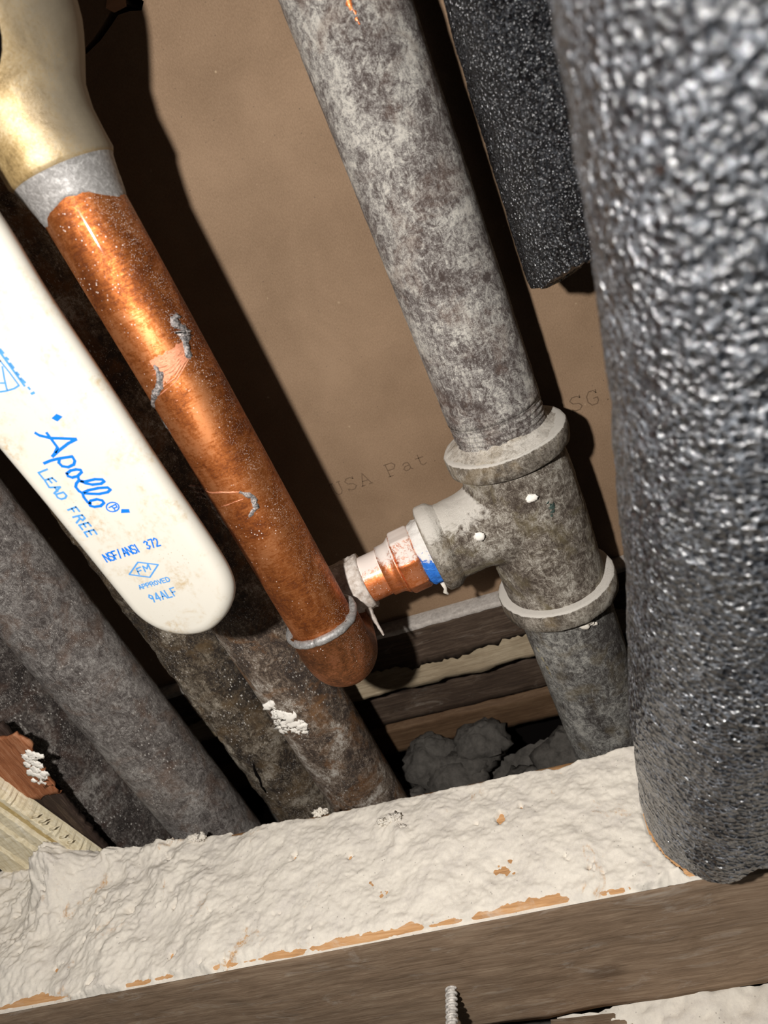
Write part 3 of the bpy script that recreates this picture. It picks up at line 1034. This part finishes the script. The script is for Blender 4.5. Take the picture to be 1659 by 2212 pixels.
def scrape(a0, z0, a1, z1, n, seed):
    parts = []
    random.seed(seed)
    for k in range(n):
        f = (k + .5) / n
        aa = [a0[0] + (a1[0] - a0[0]) * f, z0[0] + (z1[0] - z0[0]) * f]
        bb = [a0[1] + (a1[1] - a0[1]) * f, z0[1] + (z1[1] - z0[1]) * f]
        mid = [(aa[0] + bb[0]) / 2, (aa[1] + bb[1]) / 2 - 1.2]
        parts.append(smear([aa, mid, bb], random.uniform(.35, .65), 0.3, seed + k))
    return join(*parts)


V, Q = [], []
nu, nv = 36, 10
for j in range(nv + 1):
    for i in range(nu + 1):
        u, q = i / nu, j / nv
        an = -2 + 56 * u
        zt, zb = -14.9 + 0.9 * u, -21.8 + 3.6 * u
        e_ = 0.5 * fr(i * .6, j * 3 if j in (0, nv) else 0, 5, .5, 3) * (1 if j in (0, nv) else 0)
        V.append(on_cyl(CX, CY, 11.17 + 0.08 * max(0, fr(i * .1, j * 2.2, 2, .6, 3)), an + (3 * fr(0, j, 1, .7, 2) if i in (0, nu) else 0), zt + (zb - zt) * q + e_))
for j in range(nv):
    for i in range(nu):
        a_ = j * (nu + 1) + i
        Q.append((a_, a_ + nu + 1, a_ + nu + 2, a_ + 1))
tag(mesh('scrape', V, Q, M_SCRAPE, cp), 'broad bright scraped patch')
tag(mesh('scrape', *scrape((-4, 55), (-15, -14.5), (-22, 53), (-25, -18.6), 7, 3), M_SCRAPE, cp), 'bright scraped copper between the solder smears')
mesh('scrape', *smear([(-60, -55.6), (-10, -56.8), (18, -58.8)], 0.45, 0.4, 8), M_SCRAPE, cp)
mesh('scrape', *smear([(-27, -61.4), (0, -61.0), (16, -61.2)], 0.3, 0.4, 9), M_SCRAPE, cp)
mesh('scrape', *smear([(2, -27.2), (22, -26.7), (34, -25.6)], 0.8, 0.10, 12), M_SCRAPE, cp)

# marks on the steel pipes and the tee
mesh('copper_scrape', *smear([(4, 46), (6, 40), (8, 35)], 1.5, 0.12, 31, 16.7, True, GX, GY), M_COPPER_DUST, ris)
M_OCHRE = mat_zinc('ochre_stain', (104, 92, 66), (134, 120, 88), (158, 144, 110), (184, 172, 142), (140, 116, 70), 0.0, 0.3)
mesh('ochre_streak', *smear([(-56, -178), (-52, -185), (-50, -192), (-46, -200)], 1.9, 0.06, 33, 18.4, True, GX, GY), M_OCHRE, low)
tag(mesh('green_stain', *smear([(22, -110.5), (26, -113.5), (22, -117)], 2.2, 0.06, 35, 19.95, True, GX, GY), M_GREEN, tee), 'dull green stain')

# ------------------------------------------------------------------ brass ball valve with lever handle
bv = thing('ball_valve', 'brass ball valve with a long cream vinyl lever handle at upper left', 'valve', (CX, CY, 25))
zs = [33.4, 33.6, 34.6, 38, 43.5, 46, 49, 52, 55, 58, 61, 64, 70, 80, 96, 112, 120]
rs = [11.4, 13.4, 14.0, 14.0, 14.1, 14.6, 15.4, 17.2, 19.0, 20.6, 22.0, 22.8, 23.2, 23.4, 23.2, 19, 14.5]
mesh('valve_body', *vtube(CX, CY, zs, rs, 96, pit(0.12, 0.4)), M_BRASS, bv)
zs = lin_z(34.0, 25.6, 0.5)
V, Q = [], []
seg = 96
for i, z in enumerate(zs):
    t = i / (len(zs) - 1)
    for k in range(seg):
        a = 2 * math.pi * k / seg - math.pi
        low_z = 25.7 + 1.3 * fr(math.sin(a) * 2, math.cos(a) * 2, 0, 0.8, 3) - 1.4 * max(0, math.sin(a) - .55) * 2 - 2.6 * max(0, -math.sin(a) - .35) + 0.8 * math.sin(a * 3)
        zz = 34.0 + (low_z - 34.0) * t
        r = 13.3 - 2.1 * (t ** 0.7) + (0.2 * (1 - t) if t < 1 else -0.3) + 0.12 * fr(a * 4, zz, 0, 0.7, 3)
        V.append((CX + r * math.sin(a), CY - r * math.cos(a), zz))
for i in range(len(zs) - 1):
    for k in range(seg):
        k2 = (k + 1) % seg
        Q.append((i * seg + k, (i + 1) * seg + k, (i + 1) * seg + k2, i * seg + k2))
tag(mesh('solder_joint', V, Q, M_SOLDER, bv), 'grey solder fillet under the brass cup')

# stem boss and nut (front of the body, at the frame's edge)
mesh('stem_recess', *sweep([(-91, y, 66) for y in (168, 157.2, 156.4)], [15.4, 15.4, 13.5], 40), M_DARKGAP, bv)
mesh('stem_boss', *sweep([(-91, y, 66) for y in (160, 155.4, 154.8)], [12.6, 12.6, 11.8], 40), M_STEEL, bv)
mesh('stem', *sweep([(-96, y, 68) for y in (158, 144, 142)], [4.5, 4.5, 4], 24), M_STEEL, bv)

HY = 145.0
HK = HY / 113.0      # the lever was measured on a nearer plane; true size
OUT = [(x * HK, z * HK) for x, z in [(-73.5, 17.5), (-73.75, 9), (-73.6, 1), (-73.2, -11.2), (-72.8, -28.9), (-72.2, -43), (-71.9, -52), (-72.1, -57.5), (-73.2, -61.5), (-75.6, -64.9), (-79.3, -67.8), (-84.0, -69.7), (-88.8, -69.4),
       (-92.8, -67.6), (-96.0, -64.6), (-98.2, -60), (-98.9, -53.5), (-99.8, -38), (-100.8, -23.2), (-101.6, -13), (-102.6, 2)]] + [
       (-132, 20), (-129, 36), (-123, 50), (-115, 62), (-108, 72), (-98, 77), (-88, 74), (-84.5, 66), (-89, 57), (-93, 48), (-94.3, 38), (-94.4, 30)]  # unseen neck, outlined to shade the pipes behind and keep the brass lit
# resample the outline smoothly
pts = [Vector(p) for p in OUT]
sm_pts = []
n = len(pts)
for i in range(n):
    p0, p1, p2, p3 = pts[i - 1], pts[i], pts[(i + 1) % n], pts[(i + 2) % n]
    for k in range(5):
        t = k / 5
        sm_pts.append(0.5 * ((2 * p1) + (p2 - p0) * t + (2 * p0 - 5 * p1 + 4 * p2 - p3) * t * t + (3 * p1 - p0 - 3 * p2 + p3) * t ** 3))
n = len(sm_pts)


def inset(d):
    out = []
    for i in range(n):
        tg = (sm_pts[(i + 1) % n] - sm_pts[i - 1]).normalized()
        nn_ = Vector((-tg.y, tg.x))       # outline runs down the right side: inward
        q = sm_pts[i] - nn_ * d
        out.append(q)
    return out


cen = sum(sm_pts, Vector((0, 0))) / n
if (inset(1)[5] - cen).length > (sm_pts[5] - cen).length:
    _old = inset
    inset = lambda d: _old(-d)


def bendy(z, y):
    """the lever steps back towards the stem near its top"""
    return y + (0 if z < 30 else 0.6 * (1 - math.cos(min(1, (z - 30) / 36) * math.pi)))


lay = [(4.0, 0.0), (2.9, 0.15), (1.8, 0.6), (0.9, 1.4), (0.25, 2.5), (0, 3.6), (0.1, 5.0), (0.8, 6.4), (2.2, 7.2)]
V, Q = [], []
for dd, yy in lay:
    for q in inset(dd):
        V.append((q.x, bendy(q.y, HY + yy), q.y))
for i in range(len(lay) - 1):
    for k in range(n):
        k2 = (k + 1) % n
        Q.append((i * n + k, (i + 1) * n + k, (i + 1) * n + k2, i * n + k2))
Q.append(tuple(range(n)))
Q.append(tuple(range((len(lay) - 1) * n, len(lay) * n))[::-1])
hd = mesh('lever_handle', V, Q, M_VINYL, bv)
hd['label'] = 'cream vinyl-coated lever handle with blue printing'
TXT = {
'apollo': (0.62, [[(-90.77, -13.65), (-90.31, -14.36), (-88.6, -15.62), (-86.45, -16.53), (-83.7, -17.74)], [(-83.74, -17.8), (-85.82, -17.92), (-88.41, -18.46), (-90.66, -19.07)], [(-88.57, -14.5), (-88.52, -15.96), (-88.44, -17.83), (-89.79, -18.7), (-90.66, -19.07)], [(-93.29, -19.69), (-91.73, -19.68), (-90.0, -19.87), (-86.79, -20.55)], [(-86.79, -20.55), (-86.85, -21.55), (-87.55, -22.15), (-89.04, -22.21), (-90.1, -21.57), (-90.29, -20.71), (-89.65, -20.08)], [(-90.2, -23.29), (-90.3, -23.89), (-89.69, -24.45), (-88.44, -24.6), (-87.08, -24.15), (-86.96, -23.64), (-87.76, -23.23), (-88.98, -23.03), (-90.2, -23.29)], [(-88.37, -24.63), (-88.7, -25.47), (-89.71, -25.9), (-90.31, -26.49), (-90.23, -27.5), (-89.82, -28.23), (-90.12, -29.12), (-90.05, -30.32), (-89.6, -30.9)], [(-88.75, -25.53), (-87.71, -26.17), (-85.39, -26.48), (-83.96, -27.07), (-83.83, -27.6), (-84.8, -27.79), (-86.66, -27.3), (-87.81, -26.54), (-88.69, -25.64)], [(-89.78, -28.17), (-88.25, -28.09), (-85.94, -28.43), (-83.98, -29.01), (-83.71, -29.64), (-84.61, -29.92), (-86.61, -29.61), (-88.34, -28.91), (-89.62, -28.31)], [(-89.92, -30.62), (-89.17, -30.31), (-87.76, -30.5), (-86.84, -31.13), (-86.84, -31.74), (-87.96, -32.1), (-89.38, -31.79), (-90.03, -31.25), (-89.92, -30.62)]]),
'lead': (0.42, [[(-93.47, -21.02), (-95.77, -21.0), (-95.66, -22.5)], [(-93.74, -23.01), (-95.59, -22.85), (-95.73, -24.54)], [(-93.74, -23.01), (-93.44, -23.99)], [(-94.71, -22.91), (-94.54, -23.9)], [(-95.58, -24.65), (-93.41, -25.31), (-95.65, -26.11)], [(-94.59, -25.03), (-94.6, -25.96)], [(-93.55, -26.57), (-95.42, -26.42), (-95.52, -27.16), (-95.02, -27.74), (-94.04, -27.83), (-93.4, -27.46), (-93.55, -26.57)]]),
'free': (0.42, [[(-93.15, -30.41), (-95.27, -30.41)], [(-93.15, -30.41), (-93.07, -31.57)], [(-94.24, -30.45), (-94.18, -31.16)], [(-93.05, -32.49), (-95.32, -32.22)], [(-93.05, -32.49), (-92.96, -33.33), (-93.75, -33.61), (-93.97, -32.95), (-94.14, -32.37)], [(-94.04, -33.04), (-95.45, -33.67)], [(-92.97, -34.47), (-95.23, -34.33), (-95.16, -35.53)], [(-92.97, -34.47), (-92.85, -35.45)], [(-94.1, -34.4), (-94.1, -35.22)], [(-92.82, -36.39), (-95.19, -36.22), (-95.21, -37.39)], [(-92.82, -36.39), (-92.84, -37.56)], [(-94.05, -36.29), (-94.03, -37.24)]]),
'mark': (0.3, [[(-84.36, -33.7), (-84.71, -34.02), (-85.2, -34.23), (-85.76, -34.27), (-86.31, -34.16), (-86.75, -33.9), (-87.03, -33.54), (-87.1, -33.13), (-86.94, -32.74), (-86.59, -32.42), (-86.1, -32.22), (-85.54, -32.18), (-85.0, -32.29), (-84.56, -32.54), (-84.28, -32.9), (-84.21, -33.31), (-84.36, -33.7)], [(-86.49, -33.07), (-84.67, -32.92), (-84.77, -33.55), (-85.64, -33.56), (-85.76, -33.01)], [(-85.54, -33.43), (-85.64, -34.07)]]),
}
def scl(sts):
    return [[(a * HK, b * HK) for a, b in st] for st in sts]


for k in ('apollo', 'lead', 'free', 'mark'):
    wdt, sts = TXT[k]
    wdt *= HK
    sts = scl(sts)
    mesh('lettering', *ribbon(sts, wdt, HY), M_INK if k in ('apollo', 'mark') else M_INK2, hd, smooth=False)
for quad in ([(-85.73, -12.33), (-84.17, -11.91), (-83.35, -12.88), (-85.02, -13.34)], [(-84.17, -34.28), (-82.61, -34.86), (-82.91, -35.68), (-84.79, -35.07)]):
    mesh('printed_diamond', [(a * HK, HY - 0.06, b * HK) for a, b in quad], [(0, 1, 2, 3)], M_INK, hd, smooth=False)
mesh('lettering', *ribbon(scl(words('NSF/ANSI 372', (-94.9, -44.35), (1.36, -0.045), (0.08, 2.0), 0.86)), HK * 0.34, HY), M_INK, hd, smooth=False)
mesh('printed_emblem', *ribbon(scl([[(-88.35, -46.76), (-84.41, -48.87), (-88.03, -51.07), (-92.05, -48.84), (-88.35, -46.76)]] + words('FM', (-89.9, -49.6), (1.75, 0.1), (0.25, 1.5), 1.0)), HK * 0.34, HY), M_INK2, hd, smooth=False)
mesh('lettering', *ribbon(scl(words('APPROVED', (-92.0, -53.15), (1.12, -0.05), (0.05, 1.1), 0.9)), HK * 0.26, HY), M_INK2, hd, smooth=False)
mesh('lettering', *ribbon(scl(words('94ALF', (-91.4, -57.2), (1.55, -0.04), (0.05, 2.1), 0.95)), HK * 0.34, HY), M_INK2, hd, smooth=False)
mesh('printed_emblem', *ribbon(scl([[(-87.89, 0.63), (-87.66, -1.85), (-87.56, -4.54)], [(-87.89, 0.63), (-88.1, 5)], [(-87.56, -4.54), (-88.83, -4.68), (-90.51, -4.51), (-91.9, -4.18), (-95, -3)], [(-88.25, -0.38), (-89.39, -2.35), (-90.42, -4.4)], [(-90.75, -2.79), (-89.81, -3.16)], [(-88.2, 1), (-91, -1.6), (-92.5, -4)]]), HK * 0.36, HY), M_INK2, hd, smooth=False)
mesh('lettering', *ribbon(scl([[(-86.42, 2.4), (-86.33, 1.63)], [(-86.37, 0.71), (-86.21, 0.31)], [(-86.35, -0.45), (-86.29, -1.37)], [(-86.33, -2.32), (-86.25, -2.83)], [(-86.29, -3.58), (-86.06, -4.51)], [(-86.08, -5.55), (-86.04, -5.92)], [(-86.33, -6.8), (-85.66, -6.78)], [(-86.9, 4), (-86.6, -5)]]), HK * 0.5, HY), M_INK2, hd, smooth=False)


# ------------------------------------------------------------------ foam pipe insulation
def foam(name, label, axis, z0, z1, R, rin, mat, step, nseg, cell, amp, low, rim):
    """hollow foam sleeve; axis = [(z, x, y)], rim(angle deg) = raggedness of its lower end"""
    az = [a[0] for a in axis][::-1]
    axx = [a[1] for a in axis][::-1]
    ayy = [a[2] for a in axis][::-1]
    nz = int((z0 - z1) / step)
    V = np.zeros(((nz + 5) * nseg, 3))
    idx = 0
    wob = [rim(360 * k / nseg - 180) for k in range(nseg)]
    for i in range(nz + 5):
        if i <= nz:
            t, mode = i / nz, 0
        else:
            t, mode = 1.0, i - nz
        for k in range(nseg):
            a = 2 * math.pi * k / nseg - math.pi
            z = z0 + (z1 + wob[k] - z0) * t
            rr_ = R
            if mode:
                rr_ = R - (R - rin) * (0.12, 0.5, 1.0, 1.0)[mode - 1]
                z += (-0.5, -0.6, 0.2, 22)[mode - 1]
            cx_ = np_interp(z, az, axx)
            cy_ = np_interp(z, az, ayy)
            dx, dy = math.sin(a), -math.cos(a)
            p_ = Vector((dx * R / cell, dy * R / cell, z / cell))
            if mode < 3:
                vd = mn.voronoi(p_)[0]
                hh = amp * (min(vd[0], 0.75) * 1.3 - 0.5) + low * fr(dx * R, dy * R, z, 0.05, 3)
            else:
                hh = 0
            rr_ += hh
            V[idx] = (cx_ + dx * rr_, cy_ + dy * rr_, z)
            idx += 1
    rows_ = nz + 5
    aa = (np.arange(rows_ - 1)[:, None] * nseg + np.arange(nseg)[None, :]).ravel()
    bb = (np.arange(rows_ - 1)[:, None] * nseg + ((np.arange(nseg) + 1) % nseg)[None, :]).ravel()
    Q = np.stack([aa, aa + nseg, bb + nseg, bb], 1)
    e = thing(name, label, 'pipe insulation', (axis[-1][1], axis[-1][2], z1))
    mesh('foam_sleeve', V, Q, mat, e)
    return e


def np_interp(z, xs_, ys_):
    if z <= xs_[0]:
        return ys_[0]
    for i in range(1, len(xs_)):
        if z <= xs_[i]:
            f = (z - xs_[i - 1]) / (xs_[i] - xs_[i - 1])
            return ys_[i - 1] + (ys_[i] - ys_[i - 1]) * f
    return ys_[-1]


def rim1(a):
    # low on the left front, lifted where the sleeve was cut across the front
    lift = 11.0 * math.exp(-(max(0, abs(a - 10) - 16) / 11) ** 2)
    return lift + max(-1.2, 1.6 * fr(a * 0.25, 2, 0, 0.5, 4))


foam('pipe_insulation', 'large black pebbled foam sleeve in front, standing on the dusty timber at right',
     [(80, 51.5, 82), (10, 43.5, 96), (-30, 41.0, 105), (-95, 33.5, 121), (-155, 24, 133), (-198, 19.5, 138.5)], 80, -197.0, 26, 17, M_FOAM, 0.45, 360, 1.3, 0.32, 0.9, rim1)


def rim2(a):
    return -5.5 * math.exp(-((a + 78) / 32) ** 2) + 1.2 * fr(a * 0.3, 5, 0, 0.5, 5) + 1.6 * fr(a * 0.12, 8, 0, 0.5, 3)


foam('pipe_insulation', 'black foam sleeve hanging behind, toned darker for weaker light, its torn lower end open against the drywall',
     [(90, 37.2, 203), (-50, 36.8, 204)], 90, -36.5, 26, 12, M_FOAM2, 0.5, 300, 0.95, 0.45, 0.6, rim2)

# ------------------------------------------------------------------ old iron pipes on the left


def old_pipe(name, label, x, y, R, z0, z1, mat, amp=0.2, sc=0.2, step=2.0):
    e = thing(name, label, 'pipe', (x, y, z1))
    zs_ = lin_z(z0, z1, step)
    mesh('pipe_wall', *vtube(x, y, zs_, [R] * len(zs_), 80, pit(amp, sc, 4)), mat, e)
    return e


gp = old_pipe('iron_pipe', 'dull dark grey iron pipe passing under the tip of the lever handle', -199.5, 191.5, 16.7, 40, -306, M_GREY)
mp = old_pipe('iron_pipe', 'rusty brown iron pipe with white plaster splashes below the copper elbow', -131.2, 208.5, 16.7, 60, -306, M_RUSTP)
parts = []
random.seed(21)
for k in range(34):
    u = random.gauss(0, 1)
    parts.append(blob(on_cyl(-131.2, 208.5, 16.7, -13 + 7 * u + random.gauss(0, 7), -171 - 2.6 * u + random.gauss(0, 3)), random.uniform(.8, 2.6), k, (1.2, .2, 1), 1.1, 9))
tag(mesh('plaster_splash', *join(*parts), M_FLECK, mp), 'white plaster splashed on the rust', kind='stuff')
dp = old_pipe('drain_pipe', 'black flaking cast iron drain pipe behind the grey pipe at far left', -268, 204, 29, 20, -306, M_BLACK, 0.5, 0.12)
sp = old_pipe('iron_pipe', 'scaly dark brown pipe with a crack squeezed between grey and rusty pipes', -167, 218.5, 18.4, 60, -306, M_SCALY, 0.9, 0.13)
mesh('crack', *sweep([on_cyl(-167, 218.5, 18.5, a, z) for a, z in ((-2, -197), (-6, -200), (-9, -204), (-9, -207), (-14, -212), (-16, -217))], [.3, .6, .8, .6, .7, .3], 8), M_DARKGAP, sp)
parts = [blob(on_cyl(-167, 218.5, 18.2, -26 + 5 * math.sin(k), -142 - 3.5 * k), random.uniform(1.0, 2.6), k, (.8, .5, 1.8), .4, 6) for k in range(16)]
tag(mesh('scale_lumps', *join(*parts), M_SCALY, sp), kind='stuff')

# broken pine block and the charred strip behind it, lower left corner
pb = thing('pine_block', 'pale rough-split pine offcut with raised grain at the left edge', 'wood', (-262, 160, -205))
dirx = (11.8 / 47.0)
ridge = [(-1.0, -3.8), (-5.2, -9.6), (-10.8, -14.6), (-15.8, -20.6), (-21.8, -27.2), (-28.4, -36.2), (-37.4, -50)]
for k, (a, b) in enumerate(ridge):
    V, Q = [], []
    nzs = 60
    yy = 164.6 + (0.9 if k % 2 else -0.6) + 0.35 * k
    random.seed(k)
    for i in range(nzs + 1):
        z = -132 - 74 * i / nzs
        xr = -237.6 + (-194.5 - z) * dirx
        j0 = 0.5 * fr(z, k, 0, 0.25, 4) + (0.9 * fr(z, k, 3, 0.9, 3) if k == 0 else 0)
        j1 = 0.4 * fr(z, k + 4, 0, 0.25, 4)
        V += [(xr + a + j0, yy + 2.5, z), (xr + a + j0 - .5, yy + .3 * fr(z, k, 8, .5, 3), z), (xr + b + j1 + .4, yy - .2 + .3 * fr(z, k, 9, .5, 3), z), (xr + b + j1, yy + 2.5, z), (xr + b, yy + 9, z), (xr + a, yy + 7, z)]
    for i in range(nzs):
        for q in range(6):
            Q.append((i * 6 + q, i * 6 + (q + 1) % 6, i * 6 + 6 + (q + 1) % 6, i * 6 + 6 + q))
    mesh('grain_ridge', V, Q, M_PINEGOLD if k == 1 else M_PINEZ, pb, smooth=False)
parts = []
for k, (z, ln) in enumerate(((-163, 3.0), (-166.5, 3.5), (-168, 2.2), (-172, 3.0), (-178, 2.4), (-182, 2.0))):
    xr = -237.6 + (-194.5 - z) * dirx
    parts.append(sweep([(xr - 2, 165.1, z), (xr + ln * .5, 164.6, z + .5), (xr + ln, 165.1, z + .9)], [.6, .5, .12], 6))
tag(mesh('splinters', *join(*parts), M_PINEZ, pb), kind='stuff')

cs = thing('charred_strip', 'dark charred wooden strip with an orange bare end beside the pine', 'wood', (-246, 171, -205))
V, Q = box(-270, -233, 171.6, 174.5, -206, -118, 30, 60, lambda x, z, u, v: (.8 * fr(x, z, 0, .3, 3) * (u > .97) + (-z - 118) * -0.06, .5 * fr(x, 0, z, .3, 4), 0))
mesh('strip', V, Q, M_CHAR, cs)
V, Q = box(-272, -227.5, 170.4, 171.9, -158, -123, 30, 26, lambda x, z, u, v: (2.6 * fr(z, 3, 0, .12, 4) * (u > .97) - (u > .9) * 8 * max(0, (-z - 132) / 26), .4 * fr(x, 0, z, .4, 4), 2.0 * fr(x, 1, 0, .15, 4) if v < .01 or v > .99 else 0))
tag(mesh('bare_end', V, Q, M_ORANGE, cs), 'orange bare wood patch')
parts = []
random.seed(5)
for k in range(40):
    t = random.random()
    z = -134 - 16 * t + random.gauss(0, 1.0)
    x = -230.5 - 4 * t + random.gauss(0, 1.8)
    parts.append(blob((x, 170.3, z), random.uniform(.5, 2.0), k, (1, .25, 1), 1.0, 7))
tag(mesh('plaster_splash', *join(*parts), M_FLECK, cs), kind='stuff')
